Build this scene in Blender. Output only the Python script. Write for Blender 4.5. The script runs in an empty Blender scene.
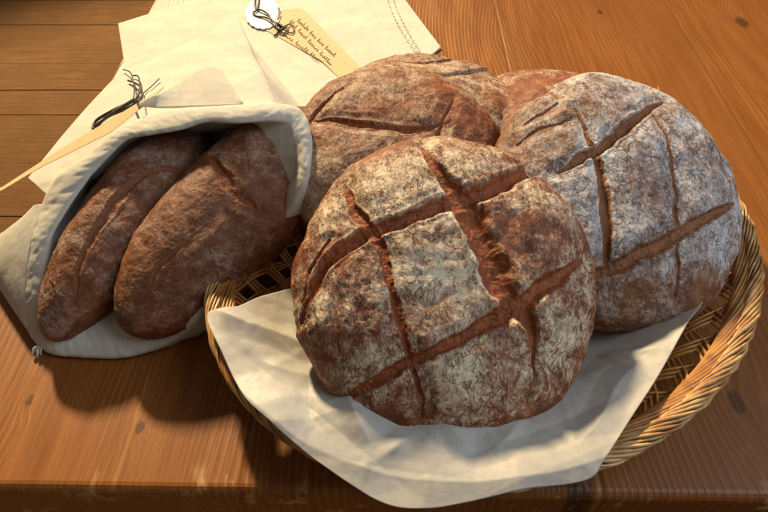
import bpy, bmesh, math, random
import numpy as np
from mathutils import Vector, Matrix
from mathutils.bvhtree import BVHTree
random.seed(7); rng = np.random.default_rng(11)
C = bpy.context.scene.collection
sc = bpy.context.scene

# ------------------------------------------------------------------ camera
F = 640.0; PITCH = math.atan(693/F); HH = 0.40
cp, sp = math.cos(PITCH), math.sin(PITCH)
CAM = np.array([0.0, 0.0, HH])
def ray(px, py):
    k = (256-py)/F
    return np.array([(px-384)/F, cp+k*sp, -sp+k*cp])
def P(px, py, z):
    d = ray(px, py); return CAM + d*((z-HH)/d[2])
cam = bpy.data.objects.new('camera', bpy.data.cameras.new('camera'))
C.objects.link(cam); sc.camera = cam
cam.location = CAM; cam.rotation_euler = (math.pi/2-PITCH, 0, 0)
cam.data.sensor_width = 36; cam.data.lens = 36*F/768
cam.data.clip_start = .01; cam.data.clip_end = 50

# ------------------------------------------------------------------ helpers
def tag(o, label, cat, group=None):
    o['label'] = label; o['category'] = cat
    if group: o['group'] = group
    return o
def empty(name, loc, label, cat, group=None):
    o = bpy.data.objects.new(name, None); o.location = loc; o.empty_display_size = .03
    C.objects.link(o); return tag(o, label, cat, group)
def mesh_obj(name, verts, faces, mat, parent=None, smooth=True):
    me = bpy.data.meshes.new(name)
    verts = np.asarray(verts, float)
    if parent is not None and parent.type == 'EMPTY':
        m = np.array(parent_matrix(parent).inverted())
        verts = verts @ m[:3, :3].T + m[:3, 3]
    me.from_pydata(verts.tolist(), [], [tuple(int(i) for i in f) for f in faces])
    me.materials.append(mat)
    if smooth: me.polygons.foreach_set('use_smooth', [True]*len(me.polygons))
    me.update()
    o = bpy.data.objects.new(name, me); C.objects.link(o)
    if parent is not None: o.parent = parent
    return o
def parent_matrix(p):
    return Matrix.LocRotScale(p.location, p.rotation_euler, p.scale)
class MB:
    def __init__(s): s.v = []; s.f = []; s.n = 0
    def add(s, v, f):
        v = np.asarray(v, float); s.v.append(v); s.f += [[i+s.n for i in q] for q in f]; s.n += len(v)
    def obj(s, name, mat, parent=None, smooth=True):
        return mesh_obj(name, np.concatenate(s.v), s.f, mat, parent, smooth)
def grid_faces(n, m, wrap=False):
    fs = []
    for i in range(n-1):
        for j in range(m if wrap else m-1):
            a = i*m+j; b = i*m+(j+1) % m
            fs.append([a, b, b+m, a+m])
    return fs
def crom(pts, n, closed=False):
    p = np.asarray(pts, float); k = len(p)
    out = []
    segs = k if closed else k-1
    t = np.linspace(0, segs, n, endpoint=not closed)
    i = np.minimum(t.astype(int), segs-1); u = (t-i)[:, None]
    g = (lambda j: p[j % k]) if closed else (lambda j: p[np.clip(j, 0, k-1)])
    a, b, c, d = g(i-1), g(i), g(i+1), g(i+2)
    return .5*((2*b)+(c-a)*u+(2*a-5*b+4*c-d)*u*u+(3*b-a-3*c+d)*u**3)
def tube_arrays(path, rad, seg=6, closed=False, rot=None):
    p = np.asarray(path, float); n = len(p)
    if closed: t = np.roll(p, -1, 0)-np.roll(p, 1, 0)
    else: t = np.gradient(p, axis=0)
    t /= np.linalg.norm(t, axis=1)[:, None]+1e-12
    up = np.array([0, 0, 1.0]); a = np.cross(t, up)
    bad = np.linalg.norm(a, axis=1) < 1e-3; a[bad] = np.cross(t[bad], [1, 0, 0])
    a /= np.linalg.norm(a, axis=1)[:, None]; b = np.cross(a, t)
    rad = np.broadcast_to(np.asarray(rad, float), (n,))
    th = np.linspace(0, 2*np.pi, seg, endpoint=False)
    v = p[:, None]+rad[:, None, None]*(np.cos(th)[None, :, None]*a[:, None]+np.sin(th)[None, :, None]*b[:, None])
    v = v.reshape(-1, 3); f = grid_faces(n, seg, True)
    if closed: f += [[(n-1)*seg+j, (n-1)*seg+(j+1) % seg, (j+1) % seg, j] for j in range(seg)]
    else: f += [list(range(seg))[::-1], list(range((n-1)*seg, n*seg))]
    return v, f
# numpy gradient noise
_perm = rng.permutation(256); _perm = np.concatenate([_perm, _perm, _perm])
_g = rng.normal(size=(256, 3)); _g /= np.linalg.norm(_g, axis=1)[:, None]
def pnoise(x, y, z):
    x, y, z = np.broadcast_arrays(x, y, z)
    xi, yi, zi = np.floor(x).astype(int), np.floor(y).astype(int), np.floor(z).astype(int)
    xf, yf, zf = x-xi, y-yi, z-zi
    fd = lambda t: t*t*t*(t*(t*6-15)+10)
    u, v, w = fd(xf), fd(yf), fd(zf); r = 0
    for dx in (0, 1):
        for dy in (0, 1):
            for dz in (0, 1):
                h = _perm[_perm[_perm[(xi+dx) & 255]+((yi+dy) & 255)]+((zi+dz) & 255)]
                g = _g[h]
                r = r+(u if dx else 1-u)*(v if dy else 1-v)*(w if dz else 1-w)*(g[..., 0]*(xf-dx)+g[..., 1]*(yf-dy)+g[..., 2]*(zf-dz))
    return r
def fbm(x, y, z, o=4):
    r = 0; a = 1
    for k in range(o): r = r+a*pnoise(x*2**k+7*k, y*2**k, z*2**k); a *= .5
    return r
def sstep(a, b, x):
    t = np.clip((x-a)/(b-a), 0, 1); return t*t*(3-2*t)

# ------------------------------------------------------------------ material helpers
class NT:
    def __init__(s, name):
        s.m = bpy.data.materials.new(name); s.m.use_nodes = True
        s.t = s.m.node_tree; s.b = s.t.nodes['Principled BSDF']; s.out = s.t.nodes['Material Output']
    def n(s, typ, **kw):
        nd = s.t.nodes.new(typ)
        for k, v in kw.items():
            if isinstance(k, str) and k.startswith('i_'):
                nd.inputs[k[2:].replace('_', ' ')].default_value = v
            else: setattr(nd, k, v)
        return nd
    def l(s, a, b): s.t.links.new(a, b)
    def mix(s, fac, a, b, blend='MIX'):
        nd = s.t.nodes.new('ShaderNodeMix'); nd.data_type = 'RGBA'; nd.blend_type = blend
        for soc, v in ((nd.inputs[0], fac), (nd.inputs[6], a), (nd.inputs[7], b)):
            if isinstance(v, bpy.types.NodeSocket): s.l(v, soc)
            elif isinstance(v, (int, float)): soc.default_value = v
            else: soc.default_value = (*v, 1)
        return nd.outputs[2]
    def math(s, op, a, b=0.0, c=0.0, clamp=False):
        nd = s.t.nodes.new('ShaderNodeMath'); nd.operation = op; nd.use_clamp = clamp
        for soc, v in zip(nd.inputs, (a, b, c)):
            if isinstance(v, bpy.types.NodeSocket): s.l(v, soc)
            else: soc.default_value = v
        return nd.outputs[0]
    def ramp(s, x, lo, hi, a=0.0, b=1.0):
        nd = s.t.nodes.new('ShaderNodeMapRange'); nd.interpolation_type = 'SMOOTHSTEP'
        s.l(x, nd.inputs[0])
        for k, v in zip((1, 2, 3, 4), (lo, hi, a, b)): nd.inputs[k].default_value = v
        return nd.outputs[0]
    def noise(s, vec, scale, detail=4, rough=.55, dist=0):
        nd = s.n('ShaderNodeTexNoise'); nd.inputs['Scale'].default_value = scale
        nd.inputs['Detail'].default_value = detail; nd.inputs['Roughness'].default_value = rough
        nd.inputs['Distortion'].default_value = dist
        s.l(vec, nd.inputs['Vector']); return nd
    def map(s, vec, scale=(1, 1, 1), loc=(0, 0, 0), rot=(0, 0, 0)):
        nd = s.n('ShaderNodeMapping'); s.l(vec, nd.inputs[0])
        nd.inputs['Scale'].default_value = scale; nd.inputs['Location'].default_value = loc; nd.inputs['Rotation'].default_value = rot
        return nd.outputs[0]
    def bump(s, h, strength, dist, normal=None):
        nd = s.n('ShaderNodeBump'); nd.inputs['Strength'].default_value = strength; nd.inputs['Distance'].default_value = dist
        s.l(h, nd.inputs['Height'])
        if normal: s.l(normal, nd.inputs['Normal'])
        return nd.outputs[0]
    def obj(s): return s.n('ShaderNodeTexCoord').outputs['Object']
    def attr(s, name): return s.n('ShaderNodeAttribute', attribute_name=name).outputs['Fac']
    def col(s, v): s.l(v, s.b.inputs['Base Color'])
    def rough(s, v):
        if isinstance(v, bpy.types.NodeSocket): s.l(v, s.b.inputs['Roughness'])
        else: s.b.inputs['Roughness'].default_value = v
    def spec(s, v): s.b.inputs['Specular IOR Level'].default_value = v

# ---- bread
def bread_mat(name, crust, crust2, flour, slashc, crack_scale=250, seed=0.0, crack_amt=1.0, stretch=(1, .5, 1), rot=.3, coat=0.0):
    t = NT(name); o = t.obj()
    o = t.map(o, loc=(seed, seed*.7, 0))
    warp = t.noise(o, 55, 3).outputs['Color']
    vm = t.n('ShaderNodeVectorMath', operation='MULTIPLY_ADD'); t.l(warp, vm.inputs[0]); vm.inputs[1].default_value = (.016, .016, .016); t.l(o, vm.inputs[2])
    wv = vm.outputs[0]
    ed = t.attr('edge')
    warp2 = t.noise(o, 240, 3).outputs['Color']
    vm2 = t.n('ShaderNodeVectorMath', operation='MULTIPLY_ADD'); t.l(warp2, vm2.inputs[0]); vm2.inputs[1].default_value = (.0045, .0045, .0045); t.l(wv, vm2.inputs[2])
    wv = vm2.outputs[0]
    def fiss(sc_, st, r, w, nsc, loc):
        v = t.n('ShaderNodeTexVoronoi', feature='DISTANCE_TO_EDGE'); v.inputs['Scale'].default_value = sc_
        t.l(t.map(wv, scale=st, rot=(0, 0, r), loc=loc), v.inputs['Vector'])
        nz = t.math('ADD', t.noise(t.map(o, loc=loc), nsc, 3, .6).outputs['Fac'], t.math('MULTIPLY', ed, .08))
        wd = t.ramp(nz, .47, .78, 0.0, w)                 # the crack's own width: none, hairline, open
        d = t.math('DIVIDE', v.outputs['Distance'], t.math('ADD', wd, .0005))
        return t.math('MULTIPLY', t.ramp(d, .35, 1.0, 1, 0), t.ramp(wd, .0, w*.35))
    c1 = fiss(crack_scale, (1, stretch[1], 1), rot, .15, 75, (0, 0, 0))
    c2 = fiss(crack_scale*1.9, (1, stretch[1]*.9, 1), rot+.35, .19, 120, (2, 7, 1))
    c3 = fiss(crack_scale*.42, (1, .7, 1), rot-.5, .07, 48, (5, 2, 1))
    crack = t.math('MULTIPLY', t.math('MAXIMUM', c3, t.math('MAXIMUM', c1, t.math('MULTIPLY', c2, .7))), crack_amt, clamp=True)
    fl = t.attr('flour'); sl = t.attr('slash')
    n1 = t.noise(o, 420, 4, .7).outputs['Fac']; n2 = t.noise(o, 95, 5, .65).outputs['Fac']; n3 = t.noise(o, 22, 3).outputs['Fac']
    wr_ = t.map(wv, scale=(1, stretch[1]*.75, 1), rot=(0, 0, rot))
    st1 = t.noise(wr_, 620, 4, .7).outputs['Fac']; st2 = t.noise(wr_, 260, 4, .65, .4).outputs['Fac']
    base = t.mix(t.ramp(n2, .35, .68), crust, crust2)
    base = t.mix(t.ramp(n1, .5, .8, 0, .5), base, tuple(c*.55 for c in crust))
    # flour: patchy, worn between grains
    k = t.math('ADD', fl, t.math('MULTIPLY', t.math('SUBTRACT', n2, .5), 1.1))
    k = t.math('ADD', k, t.math('MULTIPLY', t.math('SUBTRACT', st1, .5), 1.5))
    k = t.math('ADD', k, t.math('MULTIPLY', t.math('SUBTRACT', st2, .5), 1.3))
    k = t.math('MULTIPLY', k, t.ramp(n3, .3, .7, .75, 1.15))
    k = t.ramp(k, .05, .98, 0, .97)
    k = t.math('MULTIPLY', k, t.math('SUBTRACT', 1, sl))
    col = t.mix(k, base, flour)
    crk = t.math('MULTIPLY', crack, t.math('SUBTRACT', .88, t.math('MULTIPLY', sl, .88)))
    crk = t.math('MULTIPLY', crk, t.ramp(fl, .1, .5, .15, 1))
    col = t.mix(t.math('MULTIPLY', crk, .72), col, tuple(c*.7 for c in crust))
    scol = t.mix(t.ramp(n2, .35, .65), slashc, tuple(c*.62 for c in slashc))
    scol = t.mix(t.ramp(n1, .5, .7, 0, .7), scol, tuple(min(1, c*1.7) for c in slashc))
    col = t.mix(sl, col, scol)
    t.col(col); t.rough(t.math('ADD', .55, t.math('MULTIPLY', k, .3))); t.spec(.35)
    h = t.math('ADD', t.math('MULTIPLY', crk, -1.0), t.math('MULTIPLY', n1, .28))
    h = t.math('ADD', h, t.math('MULTIPLY', n2, .35))
    h = t.math('ADD', h, t.math('MULTIPLY', t.math('ADD', st1, st2), .45))
    h = t.math('ADD', h, t.math('MULTIPLY', t.math('MULTIPLY', sl, t.noise(o, 190, 5, .7).outputs['Fac']), 1.6))
    t.l(t.bump(h, .8, .0011), t.b.inputs['Normal'])
    if coat: t.b.inputs['Coat Weight'].default_value = coat; t.b.inputs['Coat Roughness'].default_value = .4
    return t.m
CRUST = (.165, .042, .011); CRUST2 = (.29, .082, .021)
M_main = bread_mat('bread_floured', CRUST, CRUST2, (.80, .66, .46), (.31, .078, .018), 215, 0.0)
M_right = bread_mat('bread_white_flour', (.17, .066, .028), (.30, .13, .055), (.60, .57, .55), (.29, .105, .032), 230, 4.3, 1.0, (1, .6, 1), -.7)
M_back = bread_mat('bread_thin_flour', (.17, .042, .011), (.29, .080, .019), (.58, .46, .31), (.30, .075, .015), 240, 9.1, .7)
M_bag = bread_mat('bread_dark_crust', (.135, .040, .011), (.235, .080, .023), (.40, .30, .24), (.27, .07, .018), 200, 13.7, .45, (1, .7, 1), 1.1)

# ---- wood
def wood_mat(name, dark, mid, light, board=.17, axis='Y', gloss=.38, line=1.0, seamdark=.5, wear=False, knots=()):
    t = NT(name); o = t.obj()
    if axis == 'X': o = t.map(o, rot=(0, 0, math.pi/2))
    sx = t.n('ShaderNodeSeparateXYZ'); t.l(o, sx.inputs[0])
    bi = t.math('DIVIDE', sx.outputs[0], board); fl = t.math('FLOOR', bi); fr = t.math('FRACT', bi)
    wn = t.n('ShaderNodeTexWhiteNoise', noise_dimensions='1D'); t.l(fl, wn.inputs['W'])
    off = t.n('ShaderNodeCombineXYZ'); t.l(t.math('MULTIPLY', fl, 3.7), off.inputs[0]); t.l(t.math('MULTIPLY', fl, 5.3), off.inputs[1])
    va = t.n('ShaderNodeVectorMath', operation='ADD'); t.l(o, va.inputs[0]); t.l(off.outputs[0], va.inputs[1]); v = va.outputs[0]
    # cathedral rings: bands over x warped by slow noise along the board
    wn1 = t.noise(t.map(v, scale=(3.2, .9, 1)), 2.2, 2, .4).outputs['Fac']
    kn = t.n('ShaderNodeTexVoronoi', feature='F1'); kn.inputs['Scale'].default_value = 1.0
    t.l(t.map(v, scale=(6.5, 2.6, 1)), kn.inputs['Vector'])
    knot = t.ramp(kn.outputs['Distance'], .0, .22, 1, 0)
    s2 = t.n('ShaderNodeSeparateXYZ'); t.l(v, s2.inputs[0])
    ph = t.math('ADD', t.math('MULTIPLY', s2.outputs[0], 1.0), t.math('MULTIPLY', wn1, .085))
    ph = t.math('ADD', ph, t.math('MULTIPLY', knot, .012))
    kmask = None
    for (kx, ky, kr) in knots:
        vs = t.n('ShaderNodeVectorMath', operation='DISTANCE'); t.l(t.map(o, scale=(1, .55, 0)), vs.inputs[0]); vs.inputs[1].default_value = (kx, ky*.55, 0)
        dn = t.math('ADD', vs.outputs['Value'], t.math('MULTIPLY', t.math('SUBTRACT', t.noise(o, 120, 2).outputs['Fac'], .5), .006))
        ph = t.math('ADD', ph, t.math('MULTIPLY', t.ramp(dn, 0, kr*5, 1, 0), kr*1.6))
        mk = t.ramp(dn, kr*.45, kr*1.05, 1, 0)
        kmask = mk if kmask is None else t.math('MAXIMUM', kmask, mk)
    ring = t.math('SINE', t.math('MULTIPLY', ph, 2*math.pi*205))
    ring = t.ramp(ring, -.2, 1.0)
    fib = t.noise(t.map(v, scale=(1, .035, 1)), 420, 5, .65).outputs['Fac']
    fib2 = t.noise(t.map(v, scale=(1, .06, 1)), 110, 4, .6).outputs['Fac']
    big = t.noise(v, 5, 4, .6).outputs['Fac']
    col = t.mix(t.ramp(fib2, .3, .7), dark, mid)
    amt = t.math('MULTIPLY', t.math('MULTIPLY', ring, t.ramp(t.noise(t.map(v, scale=(1, .25, 1)), 26, 3).outputs['Fac'], .38, .62)), .62*line)
    col = t.mix(amt, col, light)
    col = t.mix(t.ramp(fib, .5, .75, 0, .45), col, tuple(c*.55 for c in dark))
    pore = t.noise(t.map(v, scale=(1, .045, 1)), 900, 3, .6).outputs['Fac']
    col = t.mix(t.ramp(pore, .58, .72, 0, .55), col, tuple(c*.45 for c in dark))
    col = t.mix(t.ramp(big, .38, .68, 0, .75), col, tuple(c*.62 for c in mid))
    col = t.mix(t.math('MULTIPLY', t.ramp(wn.outputs['Value'], 0, 1), .4), col, dark)
    # worn pale nicks and dark knots
    nick = t.noise(t.map(v, scale=(1, .22, 1)), 75, 2, .5).outputs['Fac']
    nick = t.math('MULTIPLY', t.ramp(nick, .70, .76), t.ramp(t.noise(v, 9, 2).outputs['Fac'], .5, .62))
    col = t.mix(t.math('MULTIPLY', nick, .75), col, tuple(min(1, c*1.35) for c in light))
    col = t.mix(t.ramp(kn.outputs['Distance'], .035, .075, .85, 0), col, tuple(c*.22 for c in dark))
    if kmask: col = t.mix(t.math('MULTIPLY', kmask, .8), col, tuple(c*.3 for c in dark))
    ed = t.math('MINIMUM', fr, t.math('SUBTRACT', 1, fr)); seam = t.ramp(ed, .0, .012, 1, 0)
    col = t.mix(t.math('MULTIPLY', seam, seamdark), col, tuple(c*.2 for c in dark))
    if wear:                                        # rubbed pale along the front edge, scratched
        so = t.n('ShaderNodeSeparateXYZ'); t.l(o, so.inputs[0])
        wn_ = t.noise(t.map(o, scale=(1, .35, 1)), 42, 4, .7).outputs['Fac']
        wm = t.math('MULTIPLY', t.ramp(wn_, .55, .66), t.ramp(so.outputs[1], .004, .026, 1, 0))
        wm = t.math('MULTIPLY', wm, t.ramp(t.noise(o, 6, 2).outputs['Fac'], .42, .56))
        col = t.mix(t.math('MULTIPLY', wm, .6), col, (.62, .40, .18))
        sv = t.noise(t.map(o, scale=(1, .03, 1), rot=(0, 0, .5)), 90, 2, .5).outputs['Fac']
        col = t.mix(t.math('MULTIPLY', t.ramp(sv, .70, .74), .35), col, light)
    t.col(col)
    t.rough(t.math('ADD', gloss, t.math('MULTIPLY', t.math('ADD', fib2, big), .16))); t.spec(.35 if wear else .12)
    h = t.math('ADD', t.math('MULTIPLY', fib, .5), t.math('MULTIPLY', ring, .35))
    h = t.math('SUBTRACT', h, t.math('MULTIPLY', seam, 1.5)); h = t.math('SUBTRACT', h, nick)
    t.l(t.bump(h, .35, .0012), t.b.inputs['Normal'])
    return t.m
M_table = wood_mat('table_pine', (.20, .060, .008), (.31, .104, .015), (.47, .21, .048), .23, 'Y', .27, .55, .15, True, ((0.1546, 0.0435, 0.0035), (0.7727, 0.6209, 0.01), (0.5679, 0.0692, 0.007), (0.0713, 0.0638, 0.003), (0.5962, 0.6454, 0.004)))
M_floor = wood_mat('floor_boards', (.10, .046, .015), (.165, .078, .026), (.225, .112, .042), .20, 'X', .68, .35, 0)

# ---- cloth
def cloth_mat(name, colr, colr2, thread=900, trans=.25):
    t = NT(name); o = t.obj()
    w1 = t.n('ShaderNodeTexWave', wave_type='BANDS', bands_direction='X'); w1.inputs['Scale'].default_value = thread/6.28; w1.inputs['Distortion'].default_value = 1.2; w1.inputs['Detail Scale'].default_value = 3
    w2 = t.n('ShaderNodeTexWave', wave_type='BANDS', bands_direction='Y'); w2.inputs['Scale'].default_value = thread/6.28; w2.inputs['Distortion'].default_value = 1.2; w2.inputs['Detail Scale'].default_value = 3
    t.l(o, w1.inputs['Vector']); t.l(o, w2.inputs['Vector'])
    wv = t.math('MAXIMUM', w1.outputs['Fac'], w2.outputs['Fac'])
    slub = t.noise(t.map(o, scale=(1, .12, 1)), 260, 3).outputs['Fac']; slub2 = t.noise(t.map(o, scale=(.12, 1, 1)), 260, 3).outputs['Fac']
    big = t.noise(o, 25, 4).outputs['Fac']
    col = t.mix(t.ramp(big, .3, .7), colr, colr2)
    col = t.mix(t.ramp(t.math('MAXIMUM', slub, slub2), .52, .72, 0, .45), col, tuple(c*.78 for c in colr2))
    t.col(col); t.rough(.9); t.spec(.15)
    fold = t.noise(o, 32, 3, .5).outputs['Fac']
    h = t.math('ADD', t.math('MULTIPLY', wv, .10), t.math('MULTIPLY', t.math('MAXIMUM', slub, slub2), .6))
    b1 = t.bump(fold, .3, .006)
    t.l(t.bump(h, .35, .0006, b1), t.b.inputs['Normal'])
    tr = t.n('ShaderNodeBsdfTranslucent'); t.l(col, tr.inputs['Color'])
    ms = t.n('ShaderNodeMixShader'); ms.inputs[0].default_value = trans
    t.l(t.b.outputs[0], ms.inputs[1]); t.l(tr.outputs[0], ms.inputs[2]); t.l(ms.outputs[0], t.out.inputs[0])
    return t.m
M_linen = cloth_mat('cream_linen', (.64, .585, .475), (.70, .65, .545), 900, .15)
M_linen2 = cloth_mat('folded_linen', (.64, .58, .46), (.70, .645, .52), 850, .05)

def paper_mat():
    t = NT('baking_paper'); o = t.obj()
    big = t.noise(o, 14, 4).outputs['Fac']; fine = t.noise(o, 160, 4, .6).outputs['Fac']
    col = t.mix(t.ramp(big, .3, .7), (.60, .56, .50), (.67, .63, .56))
    col = t.mix(t.ramp(fine, .4, .8, 0, .35), col, (.46, .41, .33))
    t.col(col); t.rough(.48); t.spec(.4)
    v = t.n('ShaderNodeTexVoronoi', feature='DISTANCE_TO_EDGE'); v.inputs['Scale'].default_value = 30
    t.l(t.map(o, scale=(1, .8, .3)), v.inputs['Vector'])
    cre = t.ramp(v.outputs['Distance'], 0, .12, 1, 0)
    h = t.math('ADD', t.math('MULTIPLY', cre, .35), t.math('MULTIPLY', t.noise(o, 45, 4, .6).outputs['Fac'], 1.0))
    t.l(t.bump(h, .22, .003), t.b.inputs['Normal'])
    tr = t.n('ShaderNodeBsdfTranslucent'); t.l(col, tr.inputs['Color'])
    ms = t.n('ShaderNodeMixShader'); ms.inputs[0].default_value = .35
    t.l(t.b.outputs[0], ms.inputs[1]); t.l(tr.outputs[0], ms.inputs[2]); t.l(ms.outputs[0], t.out.inputs[0])
    return t.m
M_paper = paper_mat()
def simple_mat(name, a, b, scale=60, rough=.6, stretch=(1, 1, 1), bump=.3, bd=.0008, spec=.4):
    t = NT(name); o = t.map(t.obj(), scale=stretch)
    n = t.noise(o, scale, 4, .6).outputs['Fac']
    t.col(t.mix(t.ramp(n, .3, .7), a, b)); t.rough(rough); t.spec(spec)
    t.l(t.bump(n, bump, bd), t.b.inputs['Normal']); return t.m
M_rim = simple_mat('wicker_rim', (.33, .14, .034), (.66, .41, .16), 55, .38, spec=.5)
M_wick = simple_mat('wicker_weave', (.27, .095, .016), (.50, .225, .048), 55, .42, spec=.5)
M_kraft = simple_mat('kraft_card', (.58, .40, .20), (.66, .47, .25), 300, .75)
M_white = simple_mat('white_card', (.82, .80, .78), (.86, .85, .83), 200, .7, bump=.1)
M_cord = simple_mat('waxed_cord', (.035, .028, .018), (.075, .058, .035), 900, .5)
M_ink = simple_mat('brown_ink', (.16, .075, .025), (.20, .10, .035), 200, .7)
M_thread = simple_mat('seam_thread', (.42, .37, .25), (.50, .44, .31), 300, .85)

# ------------------------------------------------------------------ floor and table
def box(mb, x0, x1, y0, y1, z0, z1):
    mb.add([(x0, y0, z0), (x1, y0, z0), (x1, y1, z0), (x0, y1, z0), (x0, y0, z1), (x1, y0, z1), (x1, y1, z1), (x0, y1, z1)],
           [[0, 3, 2, 1], [4, 5, 6, 7], [0, 1, 5, 4], [1, 2, 6, 5], [2, 3, 7, 6], [3, 0, 4, 7]])
FZ = -.72
mb = MB(); y = -1.2; k = 0
while y < 4.2:
    w = (.23, .13, .16, .26, .19, .11, .21)[k % 7]; k += 1
    gp = (.0006, .0018, .0008, .0012)[k % 4]; box(mb, -3.4, 2.6, y+gp, y+w-gp, FZ-.03, FZ+.0008*((k*7) % 3)); y += w
mb.add([(-3.4, -1.2, FZ-.02), (2.6, -1.2, FZ-.02), (2.6, 4.2, FZ-.02), (-3.4, 4.2, FZ-.02)], [[0, 1, 2, 3]])
fl = mb.obj('floor', M_floor, smooth=False); fl['kind'] = 'structure'
fb = fl.modifiers.new('b', 'BEVEL'); fb.width = .0015; fb.segments = 2

tab = empty('wooden_table', (-.3215, .1685, 0), 'waxed orange pine table that carries the basket and the bread bag', 'table')
tab.rotation_euler = (0, 0, math.radians(-.8))
def local_obj(mb, name, mat, parent, smooth=False):
    me = bpy.data.meshes.new(name); v = np.concatenate(mb.v)
    me.from_pydata(v.tolist(), [], mb.f); me.materials.append(mat); me.update()
    o = bpy.data.objects.new(name, me); C.objects.link(o); o.parent = parent
    if smooth: me.polygons.foreach_set('use_smooth', [True]*len(me.polygons))
    return o
mb = MB(); box(mb, 0, 1.35, 0, 1.0, -.052, 0)
top = local_obj(mb, 'tabletop', M_table, tab)
b = top.modifiers.new('b', 'BEVEL'); b.width = .006; b.segments = 4
for (x0, x1, y0, y1) in ((.06, 1.29, .045, .067), (.06, 1.29, .933, .955), (.045, .067, .068, .932), (1.283, 1.305, .068, .932)):
    mb = MB(); box(mb, x0, x1, y0, y1, -.14, -.0525)
    ap = local_obj(mb, 'apron', M_table, tab)
for x in (.035, 1.25):
    for yy in (.035, .9):
        mb = MB()
        v = [];
        for (z, s) in ((-.0525, .032), (-.16, .032), (-.17, .029), (-.715, .020)):
            cx, cy = x+.032, yy+.032
            v += [(cx-s, cy-s, z), (cx+s, cy-s, z), (cx+s, cy+s, z), (cx-s, cy+s, z)]
        mb.add(v, grid_faces(4, 4, True)+[[0, 1, 2, 3], [15, 14, 13, 12]])
        local_obj(mb, 'leg', M_table, tab)

# ------------------------------------------------------------------ basket
BC = np.array([.0815, .350]); BA, BB, BT = .2185, .184, math.radians(38.5)
RZ = .044
def bell(th, rho=1.0):
    x = BA*rho*np.cos(th); y = BB*rho*np.sin(th)
    return BC[0]+x*math.cos(BT)-y*math.sin(BT), BC[1]+x*math.sin(BT)+y*math.cos(BT)
def brho(x, y):
    dx, dy = x-BC[0], y-BC[1]
    a = (dx*math.cos(BT)+dy*math.sin(BT))/BA; b = (-dx*math.sin(BT)+dy*math.cos(BT))/BB
    return np.hypot(a, b)
def bprof(r): return .008+(RZ-.011)*sstep(.58, 1.02, r)
bk = empty('wicker_basket', (BC[0], BC[1], 0), 'oval golden wicker basket with a rope wrapped rim holding the scored round loaves', 'basket')
mb = MB(); NS = 12; TURN = 14; n = 1100
th = np.linspace(0, 2*np.pi, n, endpoint=False)
for s_ in range(NS):
    a = 2*np.pi*s_/NS-TURN*th
    rr = .0043+.0005*math.sin(s_*2.3)
    rho_off = rr*np.cos(a); x, y = bell(th)
    nx, ny = x-BC[0], y-BC[1]; L = np.hypot(nx, ny)
    p = np.c_[x+nx/L*rho_off*1.15, y+ny/L*rho_off*1.15, RZ+rr*np.sin(a)]
    v, f = tube_arrays(p, (.00095+.0006*random.random())*(1+.18*np.sin(th*random.randint(20, 60)+s_)), 5, True); mb.add(v, f)
mb.obj('rim', M_rim, bk)
# inner band: a flatter, looser rope of the same canes below the rim
mb = MB(); NS2 = 14; T2 = 9
for s_ in range(NS2):
    a = 2*np.pi*s_/NS2-T2*th; j_ = .0006*math.sin(s_*1.7)
    r_ = .958+.026*np.cos(a)
    x, y = bell(th, r_); z = bprof(r_)+.003+(.0022+j_)*np.sin(a)
    v, f = tube_arrays(np.c_[x, y, z], .0013+.0003*random.random(), 5, True); mb.add(v, f)
mb.obj('inner_band', M_wick, bk)
# open lattice wall: groups of three canes crossing both ways
mb = MB(); ng = 40; m = 32
for d in (1, -1):
    for g in range(ng):
        for j in (-1, 0, 1):
            rr = np.linspace(.955, .46, m)
            t_ = 2*np.pi*g/ng+j*.027+d*(.955-rr)*1.25
            x, y = bell(t_, rr)
            z = bprof(rr)+.0015+d*.0016*np.sin(ng*(.955-rr)*1.25) + .0005*j
            v, f = tube_arrays(np.c_[x, y, z], .00135, 4); mb.add(v, f)
mb.obj('lattice_wall', M_wick, bk)
mb = MB(); n2 = 1600
tt = np.linspace(0, 2*np.pi*22, n2); rr = np.linspace(.02, .60, n2)
x, y = bell(tt, rr); v, f = tube_arrays(np.c_[x, y, np.full(n2, .0075)+.0008*np.sin(tt*9)], .0022, 5); mb.add(v, f)
for k in range(28):
    t_ = 2*np.pi*k/28; rr = np.linspace(.03, .62, 12); x, y = bell(np.full(12, t_), rr)
    v, f = tube_arrays(np.c_[x, y, np.full(12, .0045)], .0018, 5); mb.add(v, f)
mb.obj('base', M_wick, bk)

# ------------------------------------------------------------------ baking paper
out = [(207, 314, .058), (222, 352, .06), (245, 398, .058), (272, 427, .054), (300, 451, .05), (345, 486, .045), (388, 512, .04), (430, 516, .04),
       (480, 507, .042), (530, 492, .050), (588, 478, .056), (603, 462, .054), (624, 430, .045), (650, 390, .034), (672, 350, .022), (690, 316, .016),
       (660, 275, .014), (560, 262, .014), (440, 255, .014), (345, 275, .020), (302, 288, .030), (268, 296, .046), (236, 308, .056)]
pc = P(450, 385, .016)
o3 = crom([P(*q) for q in out], 420, True)
nr = 150; tt = np.linspace(0, 1, nr)**.85
X = pc[0]+tt[:, None]*(o3[None, :, 0]-pc[0]); Y = pc[1]+tt[:, None]*(o3[None, :, 1]-pc[1])
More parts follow.
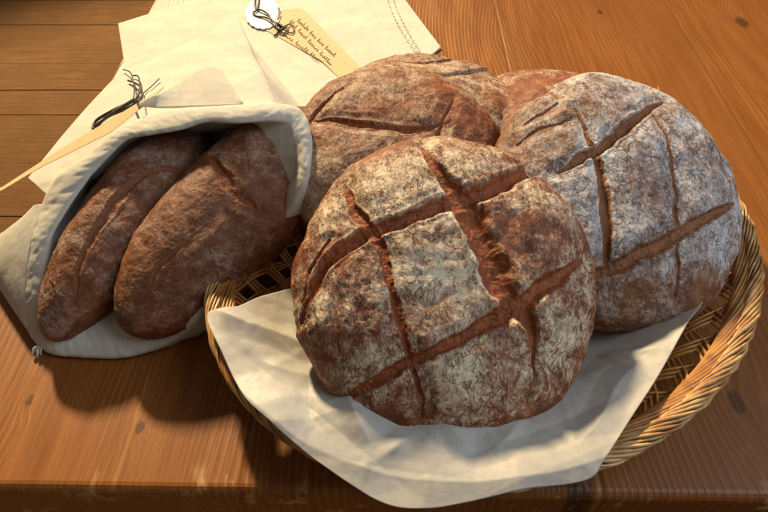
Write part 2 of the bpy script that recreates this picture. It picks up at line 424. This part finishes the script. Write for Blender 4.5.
# keep corner near (588,478) crisp and edges slightly uneven
def folds(x, y, seed, nd=7, f0=9.0, f1=24.0):
    """crisp straight creases: triangular waves in several directions, each present only in patches"""
    r_ = random.Random(seed); z = 0
    for k in range(nd):
        a = r_.uniform(0, math.pi); f_ = r_.uniform(f0, f1); ph = r_.random()
        q = (x*math.cos(a)+y*math.sin(a))*f_+ph+.12*pnoise(x*9+k, y*9, seed+k*.7)
        tri = np.abs(q-np.floor(q)-.5)*2
        m = sstep(-.05, .35, pnoise(x*7+k*3.1, y*7, seed*1.7+k))
        z = z+(tri-.5)*m/f_
    return z
def paper_h(x, y):
    r = brho(x, y)
    z = .0135+.044*sstep(.50, .96, r)-.09*np.maximum(0, r-1.02)
    wr = sstep(.3, .6, r)*(1-.6*sstep(.93, 1.0, r))
    cre = 0
    for (a, b_, amp, w) in CREASES:
        d = b_-a; L = np.linalg.norm(d); d = d/L; nx = np.array([-d[1], d[0]])
        s_ = (x-a[0])*d[0]+(y-a[1])*d[1]; q = (x-a[0])*nx[0]+(y-a[1])*nx[1]
        q = q+.003*np.sin(s_*70)
        e = sstep(0, .02, s_)*(1-sstep(L-.02, L, s_))
        cre = cre+amp*e*np.maximum(0, 1-np.abs(q)/w)**1.3
    z = z+cre*(1-.5*sstep(.95, 1.0, r))
    z = z+.0008*fbm(x*28, y*28, 3.3, 3)*(wr+.35)+.085*folds(x, y, 5)*(.4+.6*wr)
    z = z+.0008*np.abs(fbm(x*45, y*45, 8.3, 2))*wr
    return np.maximum(z, .0125+.0005*r)
def pq(a, b, z=.03): return (P(*a, z)[:2], P(*b, z)[:2])
CREASES = [(*pq((214, 318), (446, 410), .045), .006, .012), (*pq((290, 330), (380, 470)), .003, .010), (*pq((330, 390), (480, 470)), .0035, .012),
           (*pq((400, 450), (560, 440)), .003, .014), (*pq((560, 470), (640, 370)), .003, .012), (*pq((590, 350), (668, 365)), .004, .008),
           (*pq((470, 480), (520, 430)), .0025, .01), (*pq((260, 380), (350, 400)), .003, .012), (*pq((345, 480), (420, 440), .045), .003, .01), (*pq((300, 400), (330, 455)), -.003, .012)]
Z = paper_h(X, Y)
v = np.stack([X, Y, Z], -1).reshape(-1, 3)
pp = mesh_obj('baking_paper', v, grid_faces(nr, 420, True), M_paper)
tag(pp, 'crumpled cream baking paper lining the basket and spilling over its front rim', 'baking paper')
s = pp.modifiers.new('s', 'SOLIDIFY'); s.thickness = .0004

# ------------------------------------------------------------------ loaves
def seg_dist(u, v, pl, wl):
    best = np.full(u.shape, 9.0); wid = np.zeros(u.shape); endf = np.ones(u.shape)
    pl = np.asarray(pl); wl = np.asarray(wl)
    for i in range(len(pl)-1):
        a, b_ = pl[i], pl[i+1]; d = b_-a; L2 = d@d
        s_ = np.clip(((u-a[0])*d[0]+(v-a[1])*d[1])/L2, 0, 1)
        q = np.hypot(u-a[0]-s_*d[0], v-a[1]-s_*d[1])
        w = wl[i]+(wl[i+1]-wl[i])*s_; q = q/w
        k = q < best; best = np.where(k, q, best); wid = np.where(k, w, wid)
    return best, wid
def frame(n, spin=0.0):
    n = np.array(n, float); n /= np.linalg.norm(n)
    x = np.array([1.0, 0, 0]); x -= n*(x@n); x /= np.linalg.norm(x); y = np.cross(n, x)
    c, s_ = math.cos(spin), math.sin(spin)
    return np.c_[c*x+s_*y, -s_*x+c*y, n]
def loaf(name, center, n, Rx, Ry, ht, hb, mat, slashes, label, cat='bread', group=None, spin=0.0, seed=0.0, nth=620, nrr=230, flour_fn=None, lump=1.0, bend=0.0, plate=.0045, groove=.0040, flat=.75):
    Rm = frame(n, spin); c = np.array(center)
    R = (Rx+Ry)/2
    a = np.linspace(0, 1, nrr); k = int(nrr*.78)
    phi = np.concatenate([np.linspace(.004, math.pi*.56, k), np.linspace(math.pi*.56, math.pi-.004, nrr-k+1)[1:]])
    th = np.linspace(0, 2*np.pi, nth, endpoint=False)
    PH, TH = np.meshgrid(phi, th, indexing='ij')
    sr = np.sin(PH)**flat; cz = np.cos(PH)
    z = np.where(cz > 0, ht*np.abs(cz)**1.05, -hb*np.abs(cz)**.55)
    wob = 1+.035*lump*pnoise(np.cos(TH)*1.1+seed, np.sin(TH)*1.1, seed*.3)+.02*lump*pnoise(np.cos(TH)*2.6, np.sin(TH)*2.6+seed, 4.1)
    x = Rx*sr*wob*np.cos(TH); y = Ry*sr*wob*np.sin(TH)
    base = np.stack([x, y, z], -1)
    nn = np.stack([x/Rx**2, y/Ry**2, np.where(cz > 0, z/ht**2, z/hb**2)*.8], -1); nn /= np.linalg.norm(nn, axis=-1)[..., None]
    u, v_ = x/R, y/R
    # uneven edges
    wu = u+.030*fbm(u*5+seed, v_*5, 1.7, 3); wv = v_+.030*fbm(u*5, v_*5+seed, 9.2, 3)
    face = sstep(math.pi*.58, math.pi*.42, PH)
    g = np.zeros(u.shape); sl = np.zeros(u.shape); near = np.full(u.shape, 9.0); lip = np.zeros(u.shape)
    for (pl, wl, dep) in slashes:
        loc = []
        for q in pl:
            if len(q) == 2 and max(abs(q[0]), abs(q[1])) > 3:     # where the slash runs on the photographed face
                d = ray(*q); p0 = c+Rm[:, 2]*ht*.72; t = ((p0-CAM)@Rm[:, 2])/(d@Rm[:, 2]); w = CAM+d*t-c
                loc.append(((w@Rm[:, 0])/R, (w@Rm[:, 1])/R))
            else: loc.append(q)
        wl2 = np.array(wl, float)
        q, w = seg_dist(wu, wv, crom([(*a_, w_, 0) for a_, w_ in zip(loc, wl2)], 30)[:, :2], np.interp(np.linspace(0, 1, 30), np.linspace(0, 1, len(wl2)), wl2*(1-.40*(np.abs(np.linspace(-1, 1, len(wl2)))>.99)*(wl2 < 9))))
        q = q*(1+.20*fbm(u*9+seed, v_*9, seed+1.5, 3)); w = np.maximum(w, .012)
        prof = 1-sstep(.45, 1.2, q)
        wr = np.clip(w/.05, .35, 1.1)
        g = np.maximum(g, prof*dep*wr)
        sl = np.maximum(sl, (1-sstep(.72, 1.12, q+.34*fbm(u*16, v_*16, seed, 2)))*min(1, dep*1.3))
        lip = np.maximum(lip, np.exp(-((q-1.28)/.3)**2)*dep*wr)
        near = np.minimum(near, q*w)
    rough_floor = fbm(u*14, v_*14, seed+2, 4)
    d = plate*sstep(0, .22, near)-groove*g+lip*.0009+sl*(.0007*rough_floor+.00045*fbm(u*45, v_*45, seed+6, 3))
    p3 = base/R
    d = d+.0036*lump*fbm(p3[..., 0]*1.9+seed, p3[..., 1]*1.9, p3[..., 2]*1.9+seed, 3)
    d = d+.0007*fbm(p3[..., 0]*9+seed, p3[..., 1]*9, p3[..., 2]*9, 4)+.00028*fbm(p3[..., 0]*34, p3[..., 1]*34+seed, p3[..., 2]*34, 3)
    d = d*np.where(PH > math.pi*.7, .4, 1)
    pos = base+nn*d[..., None]
    if bend: pos[..., 2] -= bend*(u**2)*R
    f0 = flour_fn(u, v_) if flour_fn else .6
    fl_ = np.clip(f0+.52*fbm(u*2.6+seed, v_*2.6, seed+5, 4), 0, 1)*face
    verts = pos.reshape(-1, 3); nv = len(verts)
    faces = grid_faces(nrr, nth, True)
    verts = np.vstack([verts, [[0, 0, pos[0, :, 2].mean()]], [[0, 0, pos[-1, :, 2].mean()]]])
    faces += [[nv, (j+1) % nth, j] for j in range(nth)]; o_ = (nrr-1)*nth
    faces += [[nv+1, o_+j, o_+(j+1) % nth] for j in range(nth)]
    faces = [f[::-1] for f in faces]
    o = mesh_obj(name, verts, faces, mat)
    o.matrix_world = Matrix.LocRotScale(Vector(c), Matrix(Rm.tolist()).to_quaternion(), None)
    for an, arr in (('slash', sl*face), ('flour', fl_), ('edge', np.exp(-near/.07)*face)):
        at = o.data.attributes.new(an, 'FLOAT', 'POINT')
        at.data.foreach_set('value', np.concatenate([arr.reshape(-1), [arr[0].mean(), arr[-1].mean()]]).astype(np.float32))
    return tag(o, label, cat, group)

G = 'scored round loaves in the basket'
# front loaf
loaf('round_loaf', P(447, 285, .081), (.11, -.47, .88), .0975, .1000, .034, .026, M_main, [
    ([(305, 318), (313, 288), (330, 260), (362, 239), (414, 220), (446, 206), (478, 196), (533, 167), (552, 156)], [.014, .03, .045, .045, .045, .06, .07, .045, .016], 1.0),
    ([(340, 400), (368, 385), (407, 365), (445, 346), (478, 330), (505, 314), (530, 296), (560, 276), (588, 258)], [.012, .034, .04, .038, .045, .07, .05, .042, .022], 1.0),
    ([(424, 145), (432, 160), (449, 191), (465, 217), (485, 262), (500, 298), (522, 320), (531, 345), (534, 376)], [.010, .028, .055, .085, .09, .085, .055, .03, .010], 1.0),
    ([(346, 182), (356, 212), (376, 244), (391, 288), (401, 333), (411, 362), (420, 397), (424, 418)], [.012, .036, .035, .03, .03, .022, .018, .010], .85),
    ([(304, 300), (310, 268), (328, 238)], [.016, .02, .012], .7),
    ], 'scored round loaf leaning at the very front of the basket, square pattern dusted with flour', 'bread', G, seed=1.3, nth=760, nrr=290,
    flour_fn=lambda u, v: .41-.24*sstep(.8, 1.02, np.hypot(u, v))+.46*np.exp(-((u+.08)**2+(v+.02)**2)/.07)+.38*np.exp(-((u+.42)**2+(v-.50)**2)/.07)+.20*np.exp(-((u-.02)**2+(v+.52)**2)/.07)+.25*np.exp(-((u-.72)**2+(v+.38)**2)/.04)+.12*np.exp(-((u+.55)**2+(v+.15)**2)/.05))
# right loaf
loaf('round_loaf', P(616, 197, .074), (.16, -.42, .89), 0.0965, .101, .034, .030, M_right, [
    ([(556, 176), (575, 165), (597, 152), (622, 131), (664, 99)], [.025, .035, .042, .046, .03], 1.0),
    ([(588, 277), (612, 268), (634, 259), (672, 238), (712, 215), (736, 202)], [.045, .05, .05, .048, .042, .03], 1.0),
    ([(574, 112), (583, 142), (592, 166), (599, 215), (604, 262)], [.014, .018, .036, .044, .045], .9),
    ([(648, 114), (660, 145), (665, 180), (669, 225), (674, 262), (678, 298)], [.022, .018, .016, .018, .018, .014], .85),
    ([(528, 118), (548, 108), (560, 100)], [.016, .022, .012], .6), ([(522, 140), (545, 128), (566, 122)], [.012, .022, .01], .6),
    ([(557, 78), (560, 95)], [.03, .015], .6), ([(712, 118), (722, 135), (728, 170)], [.02, .028, .012], .7),
    ], 'large scored round loaf covered in whitish flour at the right side of the basket', 'bread', G, seed=4.7, nth=760, nrr=290,
    flour_fn=lambda u, v: .56-.46*sstep(.55, .95, -v+.15*u)-.3*sstep(.7, 1.05, -u+.3*v))
# loaf behind the front one, left
loaf('round_loaf', P(395, 161, .068), (.02, -.36, .93), .088, .088, .034, .030, M_back, [
    ([(312, 118), (340, 125), (370, 131), (412, 136), (446, 128)], [.014, .03, .034, .036, .012], .9),
    ([(306, 124), (318, 108), (350, 84)], [.025, .03, .015], .9),
    ([(425, 185), (436, 140), (452, 100)], [.018, .022, .012], .8),
    ], 'reddish brown round loaf lying behind the front loaf and beside the linen bag', 'bread', G, seed=8.1, nth=560, nrr=200,
    flour_fn=lambda u, v: .30+.3*sstep(.3, -.5, v)-.2*sstep(.2, .9, u))
# back loaves
loaf('round_loaf', P(432, 108, .058), (.10, .10, .98), .086, .080, .030, .026, M_back, [
    ([(395, 64), (430, 72), (452, 62), (470, 52)], [.025, .04, .045, .02], .9),
    ], 'round loaf furthest back, only its cracked top edge showing behind the reddish loaf', 'bread', G, seed=12.9, nth=460, nrr=170,
    flour_fn=lambda u, v: .42+0*u)
loaf('round_loaf', P(540, 124, .048), (-.10, .10, .98), .078, .076, .030, .026, M_back, [],
    'smooth brown loaf almost hidden behind the whitish floured loaf', 'bread', G, seed=15.2, nth=460, nrr=150,
    flour_fn=lambda u, v: .25+0*u)

# loaves in the bag
def oblong(p0, p1, wid, ht, hb, face_n, label, seed, slashes, fl):
    p0, p1 = np.array(p0), np.array(p1); ax = p1-p0; L = np.linalg.norm(ax); ax /= L
    n = np.array(face_n, float); n -= ax*(n@ax); n /= np.linalg.norm(n)
    x0 = np.array([1.0, 0, 0]); x0 -= n*(x0@n); x0 /= np.linalg.norm(x0); y0 = np.cross(n, x0)
    spin = math.atan2(ax@y0, ax@x0)
    return loaf('oblong_loaf', (p0+p1)/2, n, L/2, wid/2, ht, hb, M_bag, slashes, label, 'bread', 'oblong loaves inside the linen bag', spin=spin, seed=seed,
                nth=560, nrr=210, flour_fn=fl, lump=.55, plate=.0015, groove=.0042, flat=.80)
oblong(P(49, 338, .022), P(199, 118, .075), .068, .030, .030, (.25, -.6, .75), 'dark oblong loaf on the left inside the linen bag', 21.3,
       [([(74, 300), (82, 262), (104, 222), (140, 180), (176, 172), (196, 182)], [.02, .035, .05, .05, .04, .02], .42)],
       lambda u, v: .16+.2*sstep(.1, .9, u))
oblong(P(127, 331, .028), P(320, 117, .077), .097, .033, .033, (.25, -.6, .75), 'dark oblong loaf with short slashes on the right inside the linen bag', 26.6,
       [([(214, 158), (222, 180), (234, 202)], [.04, .07, .04], .55), ([(226, 192), (244, 205), (256, 218)], [.025, .04, .02], .7), ([(140, 300), (165, 262), (205, 228)], [.02, .03, .02], .35)],
       lambda u, v: .14+.26*sstep(.1, .9, u))

# ------------------------------------------------------------------ linen bag round the two oblong loaves
bag = empty('linen_bag', (-.20, .42, 0), 'open cream linen bag holding two dark oblong loaves on the left', 'bag')
ST = [(30, 332, 46, 325, .006, .015), (26, 300, 43, 300, .025, .032), (28, 270, 46, 265, .04, .047), (33, 238, 50, 238, .055, .06),
      (42, 208, 66, 210, .065, .072), (58, 178, 88, 178, .08, .085), (88, 156, 108, 156, .09, .095), (113, 134, 127, 139, .10, .102),
      (140, 120, 150, 134, .105, .106), (168, 111, 180, 129, .11, .11), (205, 108, 208, 121, .114, .113), (245, 106, 240, 122, .115, .113),
      (280, 105, 272, 120, .113, .111), (301, 112, 287, 124, .108, .106), (310, 135, 294, 142, .10, .098), (308, 168, 297, 166, .090, .086),
      (300, 192, 288, 186, .078, .072), (283, 220, 266, 206, .056, .048), (248, 243, 236, 232, .038, .034), (216, 274, 206, 266, .038, .034), (204, 313, 196, 308, .030, .03),
      (178, 337, 165, 322, .012, .02), (150, 350, 135, 324, .005, .018), (120, 357, 105, 325, .004, .016), (80, 356, 75, 328, .004, .014), (48, 351, 55, 330, .004, .014)]
NB = 400
RO = crom([P(a, b_, z) for a, b_, _, _, z, _ in ST], NB, True); RI = crom([P(c_, d_, z) for _, _, c_, d_, _, z in ST], NB, True)
nm = np.array([.12, -.70, .70])
arc = np.linspace(0, 2*np.pi, NB, endpoint=False)
wv = .0022*fbm(np.cos(arc)*5, np.sin(arc)*5, .4, 3)
RO = RO+nm*wv[:, None]*.6
rows = []
back = np.array([-.01, .10, .0])
ctr = RI.mean(0)
def clampz(a, z0): a = a.copy(); a[:, 2] = np.maximum(a[:, 2], z0); return a
# outside tucked under, lip, inside wall, closed far inside
cen_o = RO.mean(0)
for s_ in (1.0, .55, .2):       # outside skirt going back from the lip
    q = RO+np.array([.0, .010, -.030])*s_; rows.append(clampz(q, .0022))
for k in np.linspace(0, 1, 14):
    w = RO*(1-k)+RI*k; b_ = math.sin(math.pi*min(1, k*1.0))**.7*.0032
    rip = .0011*fbm(np.cos(arc)*9, np.sin(arc)*9, k*1.6, 3)+.0009*fbm(np.cos(arc)*24+k*2, np.sin(arc)*24, k*2.6, 3)*math.sin(math.pi*k)**.5
    rows.append(clampz(w+nm*(b_+rip)[:, None], .003))
for s_ in (.06, .18, .35, .6, .8, .95, 1.0):
    sh = 1-.04*s_-.5*max(0, s_-.8)/.2*1.0
    q = ctr+(RI-ctr)*sh+back*s_; q[:, 2] = q[:, 2]*(1-.55*s_); q[:, 0] = RI[:, 0].min()+(q[:, 0]-RI[:, 0].min())*(1-.45*s_**.5); rows.append(clampz(q, .0035))
vb = np.concatenate(rows); fbx = grid_faces(len(rows), NB, True)
fbx.append(list(range((len(rows)-1)*NB, len(rows)*NB)))
mouth = mesh_obj('mouth', vb, fbx, M_linen, bag)
sm = mouth.modifiers.new('s', 'SOLIDIFY'); sm.thickness = .0012; sm.offset = -1
def patch(near, far, n=120, m=60, sag=0.0, wr=.0012, seed=0.0, ease=1.0, creased=0.0):
    A = crom([P(*q) for q in near], n); B = crom([P(*q) for q in far], n)
    t = np.linspace(0, 1, m)
    v = A[None]*(1-t)[:, None, None]+B[None]*t[:, None, None]
    v[..., 2] = A[None, :, 2]*(1-t[:, None]**ease)+B[None, :, 2]*t[:, None]**ease
    v[..., 2] += sag*np.sin(np.pi*t)[:, None]
    v[..., 2] += wr*fbm(v[..., 0]*22+seed, v[..., 1]*22, seed, 4)*np.sin(np.pi*np.clip(t*1.1, 0, 1))[:, None]*2
    if creased: v[..., 2] += creased*folds(v[..., 0], v[..., 1], 3, 6, 5, 12)*np.sin(np.pi*np.clip(t, .02, .98))[:, None]
    return v.reshape(-1, 3), grid_faces(m, n)
# the body of the bag lying behind the mouth
v, f = patch([(50, 194, .045), (62, 178, .062), (88, 160, .080), (113, 137, .096), (140, 122, .103), (168, 112, .108), (205, 109, .112), (245, 107, .112), (280, 106, .110), (300, 113, .104), (306, 122, .098), (308, 134, .088)],
             [(28, 178, .030), (44, 158, .030), (70, 126, .028), (98, 95, .024), (120, 74, .020), (150, 60, .018), (180, 46, .016), (212, 31, .013), (237, 20, .005), (251, 44, .0045), (284, 86, .0045), (306, 114, .006)], 200, 90, .0, .0012, 3.0, .5, .05)
body = mesh_obj('body', v, f, M_linen, bag); q = body.modifiers.new('s', 'SOLIDIFY'); q.thickness = .0012
# turned-out cuff flap on the left
v, f = patch([(44, 205, .066), (34, 238, .056), (29, 270, .042), (27, 300, .027), (31, 331, .008)],
             [(30, 216, .048), (-2, 238, .022), (-14, 258, .014), (0, 286, .010), (30, 331, .005)], 90, 40, .004, .001, 7.0)
cuff = mesh_obj('cuff', v, f, M_linen, bag); q = cuff.modifiers.new('s', 'SOLIDIFY'); q.thickness = .0014
# raised corner of the hem
v, f = patch([(138, 107, .107), (165, 107, .109), (205, 106, .112), (243, 104, .112)],
             [(140, 105, .113), (178, 84, .113), (213, 66, .114), (242, 101, .113)], 60, 30, .001, .0006, 5.0)
hem = mesh_obj('hem_fold', v, f, M_linen, bag); q = hem.modifiers.new('s', 'SOLIDIFY'); q.thickness = .0014
# frayed thread end at the lower left corner
mb = MB()
for k in range(7):
    a = P(44, 345, .004); e = P(36+random.uniform(-4, 8), 354+random.uniform(-3, 4), .003)
    mid = (a+e)/2+np.array([random.uniform(-.003, .003), 0, .003])
    vv, ff = tube_arrays(crom([a, mid, e], 8), .0007, 4); mb.add(vv, ff)
mb.obj('frayed_thread', M_linen, bag)

# ------------------------------------------------------------------ folded flat bag behind
fb2 = empty('folded_linen_bag', (.0, .75, 0), 'flat folded cream linen bag lying at the back under the kraft tag', 'bag')
poly_near = [(128, 92, .004), (180, 96, .004), (240, 100, .004), (300, 112, .004), (350, 108, .004), (400, 78, .004), (441, 46, .004)]
poly_far = [(118, 23, .004), (160, 9, .004), (203, -4, .004), (260, -24, .004), (310, -32, .004), (355, -34, .004), (392, -18, .004)]
def flat_patch(near, far, zt, n=140, m=80, seed=1.0, wr=.0006):
    A = crom([P(*q) for q in near], n); B = crom([P(*q) for q in far], n); t = np.linspace(0, 1, m)[:, None, None]
    v = A[None]*(1-t)+B[None]*t
    v[..., 2] = zt+wr*(1+fbm(v[..., 0]*14+seed, v[..., 1]*14, seed, 4))+.0003*np.abs(fbm(v[..., 0]*40, v[..., 1]*40, seed+3, 3))
    v[..., 2] += .012*folds(v[..., 0], v[..., 1], 8, 5, 5, 11)
    return v.reshape(-1, 3), grid_faces(m, n)
v, f = flat_patch(poly_near, poly_far, .0022)
fp = mesh_obj('front_panel', v, f, M_linen2, fb2); q = fp.modifiers.new('s', 'SOLIDIFY'); q.thickness = .0018; q.offset = -1
# stitched side seam
mb = MB()
for off in (0, 6):
    pts = crom([P(384+off, -12, .0075), P(389+off, 5, .0075), P(399+off, 26, .0075), P(417+off*.6, 52, .0075)], 60)
    for k in range(0, 58, 3):
        vv, ff = tube_arrays(pts[k:k+3]+np.array([0, 0, .0004]), .0005, 4); mb.add(vv, ff)
mb.obj('seam_stitching', M_thread, fb2)

# ------------------------------------------------------------------ tags and cords
bpy.context.view_layer.update()
trees = []
for o in (body, cuff, hem, fp, mouth):
    me = o.data; M = o.matrix_world
    trees.append(BVHTree.FromPolygons([M @ vv.co for vv in me.vertices], [tuple(p_.vertices) for p_ in me.polygons]))
def drop(px, py, off=.0015):
    """the point of cloth under this sight line, lifted a little"""
    d = Vector(ray(px, py)).normalized(); best = None
    for t in trees:
        h = t.ray_cast(Vector(CAM), d)
        if h[0] is not None and (best is None or h[3] < best[1]): best = (h[0], h[3])
    p = np.array(best[0]) if best else P(px, py, .006)
    return p+np.array([0, 0, off])
def prism(name, pts, th_, mat, parent, bev=0):
    pts = np.asarray(pts, float); n = len(pts)
    v = np.vstack([pts, pts+np.array([0, 0, th_])])
    f = [list(range(n))[::-1], list(range(n, 2*n))]+[[i, (i+1) % n, n+(i+1) % n, n+i] for i in range(n)]
    return mesh_obj(name, v, f, mat, parent, smooth=False)
def planar(px, py, z0=.0095): return P(px, py, z0)
tg = empty('paper_tag', planar(300, 40, .0085), 'kraft paper tag with handwriting and a white scalloped disc on the folded bag', 'tag', None)
card_px = [(264, 30), (262, 24), (276, 12), (300, 9), (306, 13), (376, 84), (350, 90), (322, 62)]
prism('card', [planar(*q, .0022) for q in card_px], .0019, M_kraft, tg)
# scalloped disc
cx, cy = 263, 13
dc = planar(cx, cy, .0048); ex = planar(cx+18, cy, .0048)-dc; ey = planar(cx, cy-15, .0048)-dc
ang = np.linspace(0, 2*np.pi, 216, endpoint=False); rr = 1+.05*np.abs(np.sin(ang*9))-.03
dp = [dc+ex*r*math.cos(a)+ey*r*math.sin(a) for a, r in zip(ang, rr)]
disc = prism('scalloped_disc', dp, .0008, M_white, tg)
# brown printed segment of the disc's right edge
mb = MB()
aa = np.linspace(-.55, .35, 14)
inner = np.array([dc+ex*.86*math.cos(a)+ey*.86*math.sin(a) for a in aa]); outer = np.array([dc+ex*.98*math.cos(a)+ey*.98*math.sin(a) for a in aa])
mb.add(np.vstack([inner, outer])+np.array([0, 0, .0012]), grid_faces(2, 14))
mo = mb.obj('printed_edge', M_ink, None); mo.parent = tg
mo.matrix_parent_inverse = parent_matrix(tg).inverted()
# handwriting: three sloping lines of small looped letters
mb = MB()
def scribble(p0, p1, words, hgt, z):
    a, b_ = np.array(p0, float), np.array(p1, float); d = b_-a; L = np.linalg.norm(d); d /= L; nrm = np.array([d[1], -d[0]])
    s_ = 0; tot = sum(words)+1.0*(len(words)-1); unit = L/tot
    for w in words:
        pts = []
        for i in range(w):
            h = random.choice((.5, .55, .6, 1.0, .5, 1.05)) if i else 1.0
            for (fx, fy) in ((0, 0), (.25, h*.6), (.45, h), (.5, h*.4), (.6, 0), (.85, .12)):
                q = a+d*(s_+(i+fx)*unit)+nrm*(fy*hgt+random.uniform(-.3, .3)*hgt*.3); pts.append(planar(q[0], q[1], z))
        path = crom(pts, len(pts)*4); vv, ff = tube_arrays(path, 0.00026, 4); mb.add(vv, ff); s_ += (w+1.0)*unit
scribble((297, 21), (334, 57), [7, 4, 4, 6], 4.2, .0044)
scribble((289, 22), (331, 66), [4, 5, 6, 7], 4.0, .0044)
scribble((282, 34), (318, 61), [5, 6, 4], 4.0, .0044)
ho = mb.obj('handwriting', M_ink, None); ho.parent = tg; ho.matrix_parent_inverse = parent_matrix(tg).inverted()
def cord(mb, px_pts, rad, n=60, base=None, lift=None):
    pts = [planar(q[0], q[1], q[2]) for q in px_pts]
    vv, ff = tube_arrays(crom(pts, n), rad, 7); mb.add(vv, ff)
mb = MB(); z = .0068
cord(mb, [(258, -14, z), (255, 0, z), (256, 8, z), (262, 10, z+.002), (268, 14, z+.001), (271, 19, z+.003), (278, 25, z+.003), (285, 28, z+.002), (287, 25, z)], .0013)
cord(mb, [(261, -14, z), (259, 0, z), (257, 9, z+.001), (253, 13, z), (257, 16, z), (265, 17, z+.001), (272, 20, z+.003), (280, 27, z+.001), (277, 33, z-.001), (274, 36, z-.002)], .0013)
cord(mb, [(281, 28, z+.001), (287, 31, z), (292, 33, z-.001), (294, 29, z-.001), (290, 24, z-.001), (283, 27, z+.002)], .0008)
cord(mb, [(275, 22, z+.003), (281, 25, z+.005), (283, 29, z+.003), (278, 29, z+.002), (276, 24, z+.004)], .0015)
kc = mb.obj('cord', M_cord, None); kc.parent = tg; kc.matrix_parent_inverse = parent_matrix(tg).inverted()

# second tag, lying nearly edge-on along the bread bag
tg2 = empty('paper_tag', drop(80, 142, .003), 'narrow kraft paper tag seen nearly edge on along the open bread bag', 'tag', None)
def zof(px, py, off): return drop(px, py, off)[2]
lin = lambda a, b_: [(1-k)*np.array(a)+k*np.array(b_) for k in np.linspace(0, 1, 40)]
zl = lambda x: .047+(.104-.047)*min(1, x/150)
A = [P(x, np.interp(x, [0, 60, 112, 150, 164], [189, 150, 119, 96, 86]), zl(x)+.004) for x in np.linspace(-6, 164, 40)]
B = [P(x, np.interp(x, [0, 40, 78, 112, 150, 164], [192, 168, 149, 132, 101, 88]), zl(x)+.006) for x in np.linspace(-6, 164, 40)]
v = np.concatenate([A, B]); card = mesh_obj('card', v, grid_faces(2, 40), M_kraft, tg2, smooth=False); q = card.modifiers.new('s', 'SOLIDIFY'); q.thickness = .0005
mb = MB()
def dcord(pts, rad, n=70):
    pp_ = []
    for q in pts:
        pp_.append(drop(q[0], q[1], q[2] if len(q) > 2 else .003))
    vv, ff = tube_arrays(crom(pp_, n), rad, 7); mb.add(vv, ff)
dcord([(137, 106), (126, 112), (110, 121, .005), (97, 129), (94, 131), (97, 125, .004), (108, 120, .006), (122, 113, .005), (134, 106, .005), (140, 100)], .0013)
dcord([(138, 104), (128, 109, .006), (112, 118, .007), (99, 125, .006), (96, 129, .004), (104, 126, .006), (120, 115, .007), (136, 105, .007)], .0012)
dcord([(135, 106, .005), (141, 98, .006), (142, 92, .006), (136, 87, .005), (129, 83)], .0012)
dcord([(136, 105, .005), (141, 96, .006), (141, 86, .006), (139, 80, .005), (134, 78)], .0009)
dcord([(134, 106, .005), (136, 96, .006), (134, 82, .008), (130, 76, .006), (124, 72)], .0007)
dcord([(139, 105, .004), (144, 97, .004), (153, 88, .003), (160, 81)], .0006)
dcord([(130, 114, .004), (136, 111, .004), (140, 107, .004)], .0012)
kc = mb.obj('cord', M_cord, None); kc.parent = tg2; kc.matrix_parent_inverse = parent_matrix(tg2).inverted()

# ------------------------------------------------------------------ light
S = np.array([-.34, .75, .57]); S /= np.linalg.norm(S)
def lamp(name, typ, loc, target, energy, color, **kw):
    l = bpy.data.lights.new(name, typ); l.energy = energy; l.color = color
    for k, v_ in kw.items(): setattr(l, k, v_)
    o = bpy.data.objects.new(name, l); C.objects.link(o); o.location = loc
    o.rotation_euler = (Vector(target)-Vector(loc)).to_track_quat('-Z', 'Y').to_euler()
    return o
tgt = np.array([0, .4, .03])
lamp('sunlit_window_lamp', 'SPOT', tgt+S*5.0, tgt, 2250, (1.0, .79, .48), spot_size=math.radians(60), spot_blend=.3, shadow_soft_size=.21)
lamp('window_lamp', 'AREA', (1.5, .1, 1.45), (.1, .3, 0), 25, (.72, .85, 1.0), shape='RECTANGLE', size=1.3, size_y=1.5)
w = bpy.data.worlds.new('World'); sc.world = w; w.use_nodes = True
w.node_tree.nodes['Background'].inputs[0].default_value = (1.0, .87, .72, 1); w.node_tree.nodes['Background'].inputs[1].default_value = .12
sc.view_settings.view_transform = 'Standard'; sc.view_settings.look = 'None'; sc.view_settings.exposure = 0; sc.view_settings.gamma = 1
